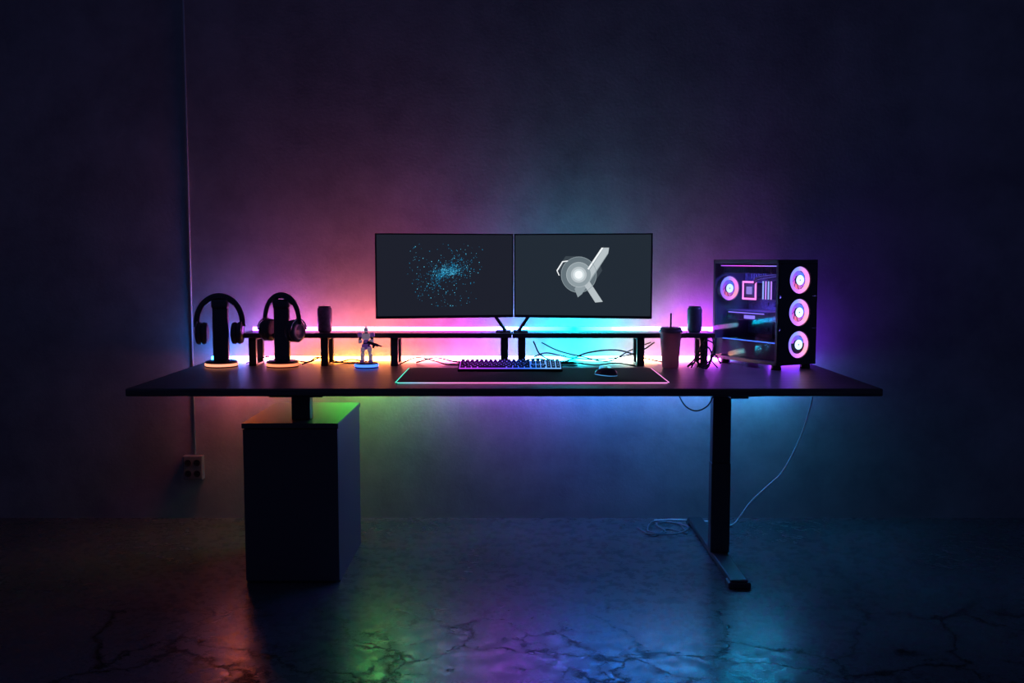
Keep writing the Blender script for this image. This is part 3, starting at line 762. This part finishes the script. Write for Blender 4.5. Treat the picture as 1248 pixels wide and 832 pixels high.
# ------------------------------------------------------------------ cables
def cable(pts,r,mt,label,cat="cable",name='cable',n=8):
    base=Vector(pts[0])
    bm=bmesh.new(); tube(bm,[p-base for p in smooth_pts(pts,n)],r,8)
    return obj(name,bm,mt,None,base,smooth=True,label=label,category=cat)
cz=DT+0.004
cable([(0.10,-0.22,cz+0.10),(0.14,-0.20,cz+0.03),(0.24,-0.19,cz+0.0),(0.36,-0.20,cz+0.045),(0.50,-0.19,cz+0.055),(0.62,-0.20,cz+0.02),(0.72,-0.22,cz)],0.0035,RUB,"black cable drooping behind the shelf")
cable([(0.14,-0.17,cz+0.09),(0.22,-0.16,cz+0.05),(0.34,-0.16,cz+0.02),(0.46,-0.16,cz+0.0),(0.56,-0.16,cz+0.05),(0.66,-0.16,cz+0.09)],0.003,RUB,"thin black cable hanging under the shelf")
cable([(0.66,-0.28,cz+0.10),(0.60,-0.27,cz+0.06),(0.50,-0.27,cz+0.03),(0.38,-0.27,cz+0.02),(0.26,-0.27,cz+0.03),(0.16,-0.27,cz+0.05),(0.10,-0.27,cz+0.03)],0.003,RUB,"black cable strung loosely beneath the shelf")
cable([(-0.45,-0.22,cz),(-0.36,-0.20,cz+0.02),(-0.26,-0.19,cz+0.0),(-0.12,-0.20,cz),(0.02,-0.21,cz+0.0),(0.12,-0.24,cz+0.02),(0.20,-0.24,cz+0.0),(0.30,-0.25,cz)],0.0035,RUB,"black cable snaking over the desk behind keyboard")
cable([(-0.52,-0.30,cz),(-0.44,-0.29,cz+0.03),(-0.36,-0.29,cz+0.015),(-0.30,-0.30,cz),(-0.20,-0.31,cz)],0.003,RUB,"short curled black cable beneath the shelf")
cable([(-1.12,-0.22,cz),(-1.04,-0.20,cz+0.01),(-0.96,-0.21,cz),(-0.90,-0.20,cz+0.02),(-0.80,-0.22,cz),(-0.70,-0.21,cz)],0.003,RUB,"short black cable lying beneath the shelf")
cable([(-0.97,-0.30,cz),(-0.93,-0.29,cz+0.015),(-0.90,-0.28,cz+0.03),(-0.82,-0.27,cz+0.005),(-0.74,-0.28,cz+0.02),(-0.62,-0.29,cz)],0.003,RUB,"thin wavy black cable beneath the shelf")
cable([(-1.24,-0.25,cz),(-1.20,-0.24,cz+0.01),(-1.14,-0.25,cz+0.03),(-1.08,-0.26,cz+0.01),(-1.00,-0.25,cz)],0.003,RUB,"short arched black cable behind the headphone stands")
cable([(0.01,-0.48,cz+0.018),(0.05,-0.43,cz+0.015),(0.09,-0.38,cz+0.002),(0.18,-0.35,cz),(0.30,-0.35,cz)],0.003,RUB,"black keyboard cable running back from keyboard")
cable([(0.16,-0.32,cz),(0.26,-0.32,cz+0.012),(0.38,-0.33,cz),(0.47,-0.34,cz+0.01),(0.56,-0.36,cz)],0.003,RUB,"thin black cable lying loosely on the desk")
cable([(0.80,-0.37,cz),(0.83,-0.36,cz+0.03),(0.86,-0.36,cz+0.09),(0.885,-0.36,cz+0.12),(0.87,-0.37,cz+0.05),(0.84,-0.375,cz+0.02),(0.88,-0.38,cz),(0.91,-0.37,cz+0.03)],0.004,RUB,"tangled black cable beside the computer tower")
cable([(0.85,-0.39,cz),(0.88,-0.39,cz+0.05),(0.87,-0.385,cz+0.11),(0.90,-0.38,cz+0.14),(0.915,-0.39,cz+0.08),(0.895,-0.395,cz+0.03),(0.86,-0.40,cz+0.0)],0.003,RUB,"looped thin black cable by the computer tower")
cable([(0.79,-0.41,cz),(0.82,-0.41,cz+0.02),(0.85,-0.41,cz+0.06),(0.88,-0.41,cz+0.09),(0.90,-0.41,cz+0.05),(0.88,-0.42,cz+0.01),(0.84,-0.42,cz)],0.0035,RUB,"curled black cable between cup and computer tower")
cable([(0.83,-0.43,cz),(0.86,-0.43,cz+0.04),(0.84,-0.43,cz+0.08),(0.87,-0.43,cz+0.12),(0.905,-0.43,cz+0.10),(0.89,-0.435,cz+0.04),(0.92,-0.44,cz)],0.003,RUB,"knotted thin black cable by the computer tower")
cable([(0.80,-0.45,cz),(0.83,-0.45,cz+0.05),(0.865,-0.45,cz+0.075),(0.86,-0.45,cz+0.03),(0.83,-0.455,cz+0.015),(0.87,-0.46,cz),(0.90,-0.46,cz+0.06),(0.93,-0.455,cz+0.02)],0.0035,RUB,"twisted black cable heaped by the computer tower")
cable([(0.70,-0.70,DB-0.003),(0.705,-0.70,0.715),(0.735,-0.70,0.665),(0.78,-0.70,0.645),(0.825,-0.71,0.668),(0.845,-0.74,0.72),(0.85,-0.78,DB-0.022)],0.003,RUB,"thin cable sagging in a loop beneath the desktop")
cable([(1.335,-0.50,DB-0.003),(1.335,-0.48,0.66),(1.315,-0.40,0.49),(1.265,-0.30,0.305),(1.20,-0.22,0.20),(1.14,-0.18,0.12),(1.10,-0.16,0.05),(1.05,-0.16,0.005),(0.95,-0.08,0.004),(0.80,-0.05,0.004),(0.70,-0.06,0.004)],0.0038,WHITEC,"pale power cable dropping from desk to floor")
cable([(0.60,-0.20,0.004),(0.66,-0.34,0.004),(0.74,-0.22,0.004),(0.82,-0.30,0.004),(0.80,-0.12,0.006),(0.70,-0.14,0.010),(0.72,-0.30,0.011),(0.64,-0.28,0.011),(0.70,-0.10,0.011),(0.84,-0.20,0.012),(0.76,-0.34,0.014),(0.62,-0.32,0.010)],0.0038,GREYC,"grey cable loosely coiled on the floor",n=10)

# ------------------------------------------------------------------ conduit & outlet
bm=bmesh.new(); tube(bm,[Vector((0,0,0)),Vector((0,0,1.2)),Vector((0,0,3.08))],0.0045,12)
cd=empty('electrical_conduit',(-1.568,-0.006,0.32),label="thin grey metal conduit running down the wall",category="conduit")
obj('pipe',bm,CONDU,cd,smooth=True)
bm=bmesh.new()
for zz in (0.35,): box(bm,-0.010,0.010,-0.0055,0.0055,zz,zz+0.010,0.002)
obj('pipe_clip',bm,CONDU,cd)
ob=empty('wall_outlet',(-1.572,-0.0,0.200),label="dark double power outlet box fixed to the wall",category="power outlet")
bm=bmesh.new(); box(bm,-0.048,0.048,-0.04,0.0,0,0.12,0.005)
obj('outlet_box',bm,OUTL,ob)
for zz in (0.032,0.086):
    for xx in (-0.022,0.022):
        bm=bmesh.new(); lathe(bm,[(0.0165,0.0),(0.0165,0.003),(0.013,0.003),(0.012,0.0005)],20,Matrix.Rotation(math.radians(90),4,'X'))
        for hx in (-0.005,0.005): box(bm,hx-0.0015,hx+0.0015,-0.0035,-0.0005,-0.004,0.004)
        obj('socket',bm,PLAST,ob,(xx,-0.040,zz))

# ------------------------------------------------------------------ world & camera
wd=bpy.data.worlds.new('World'); scene.world=wd; wd.use_nodes=True
bg=wd.node_tree.nodes['Background']; bg.inputs[0].default_value=(0.15,0.19,0.60,1); bg.inputs[1].default_value=0.064

cam=bpy.data.cameras.new('Camera'); cam.lens=36*1218/1248; cam.sensor_width=36
co=bpy.data.objects.new('Camera',cam); link(co)
co.location=(0,-4.89,1.267+Z0); co.rotation_euler=(math.radians(90-4.74),0,0)
scene.camera=co
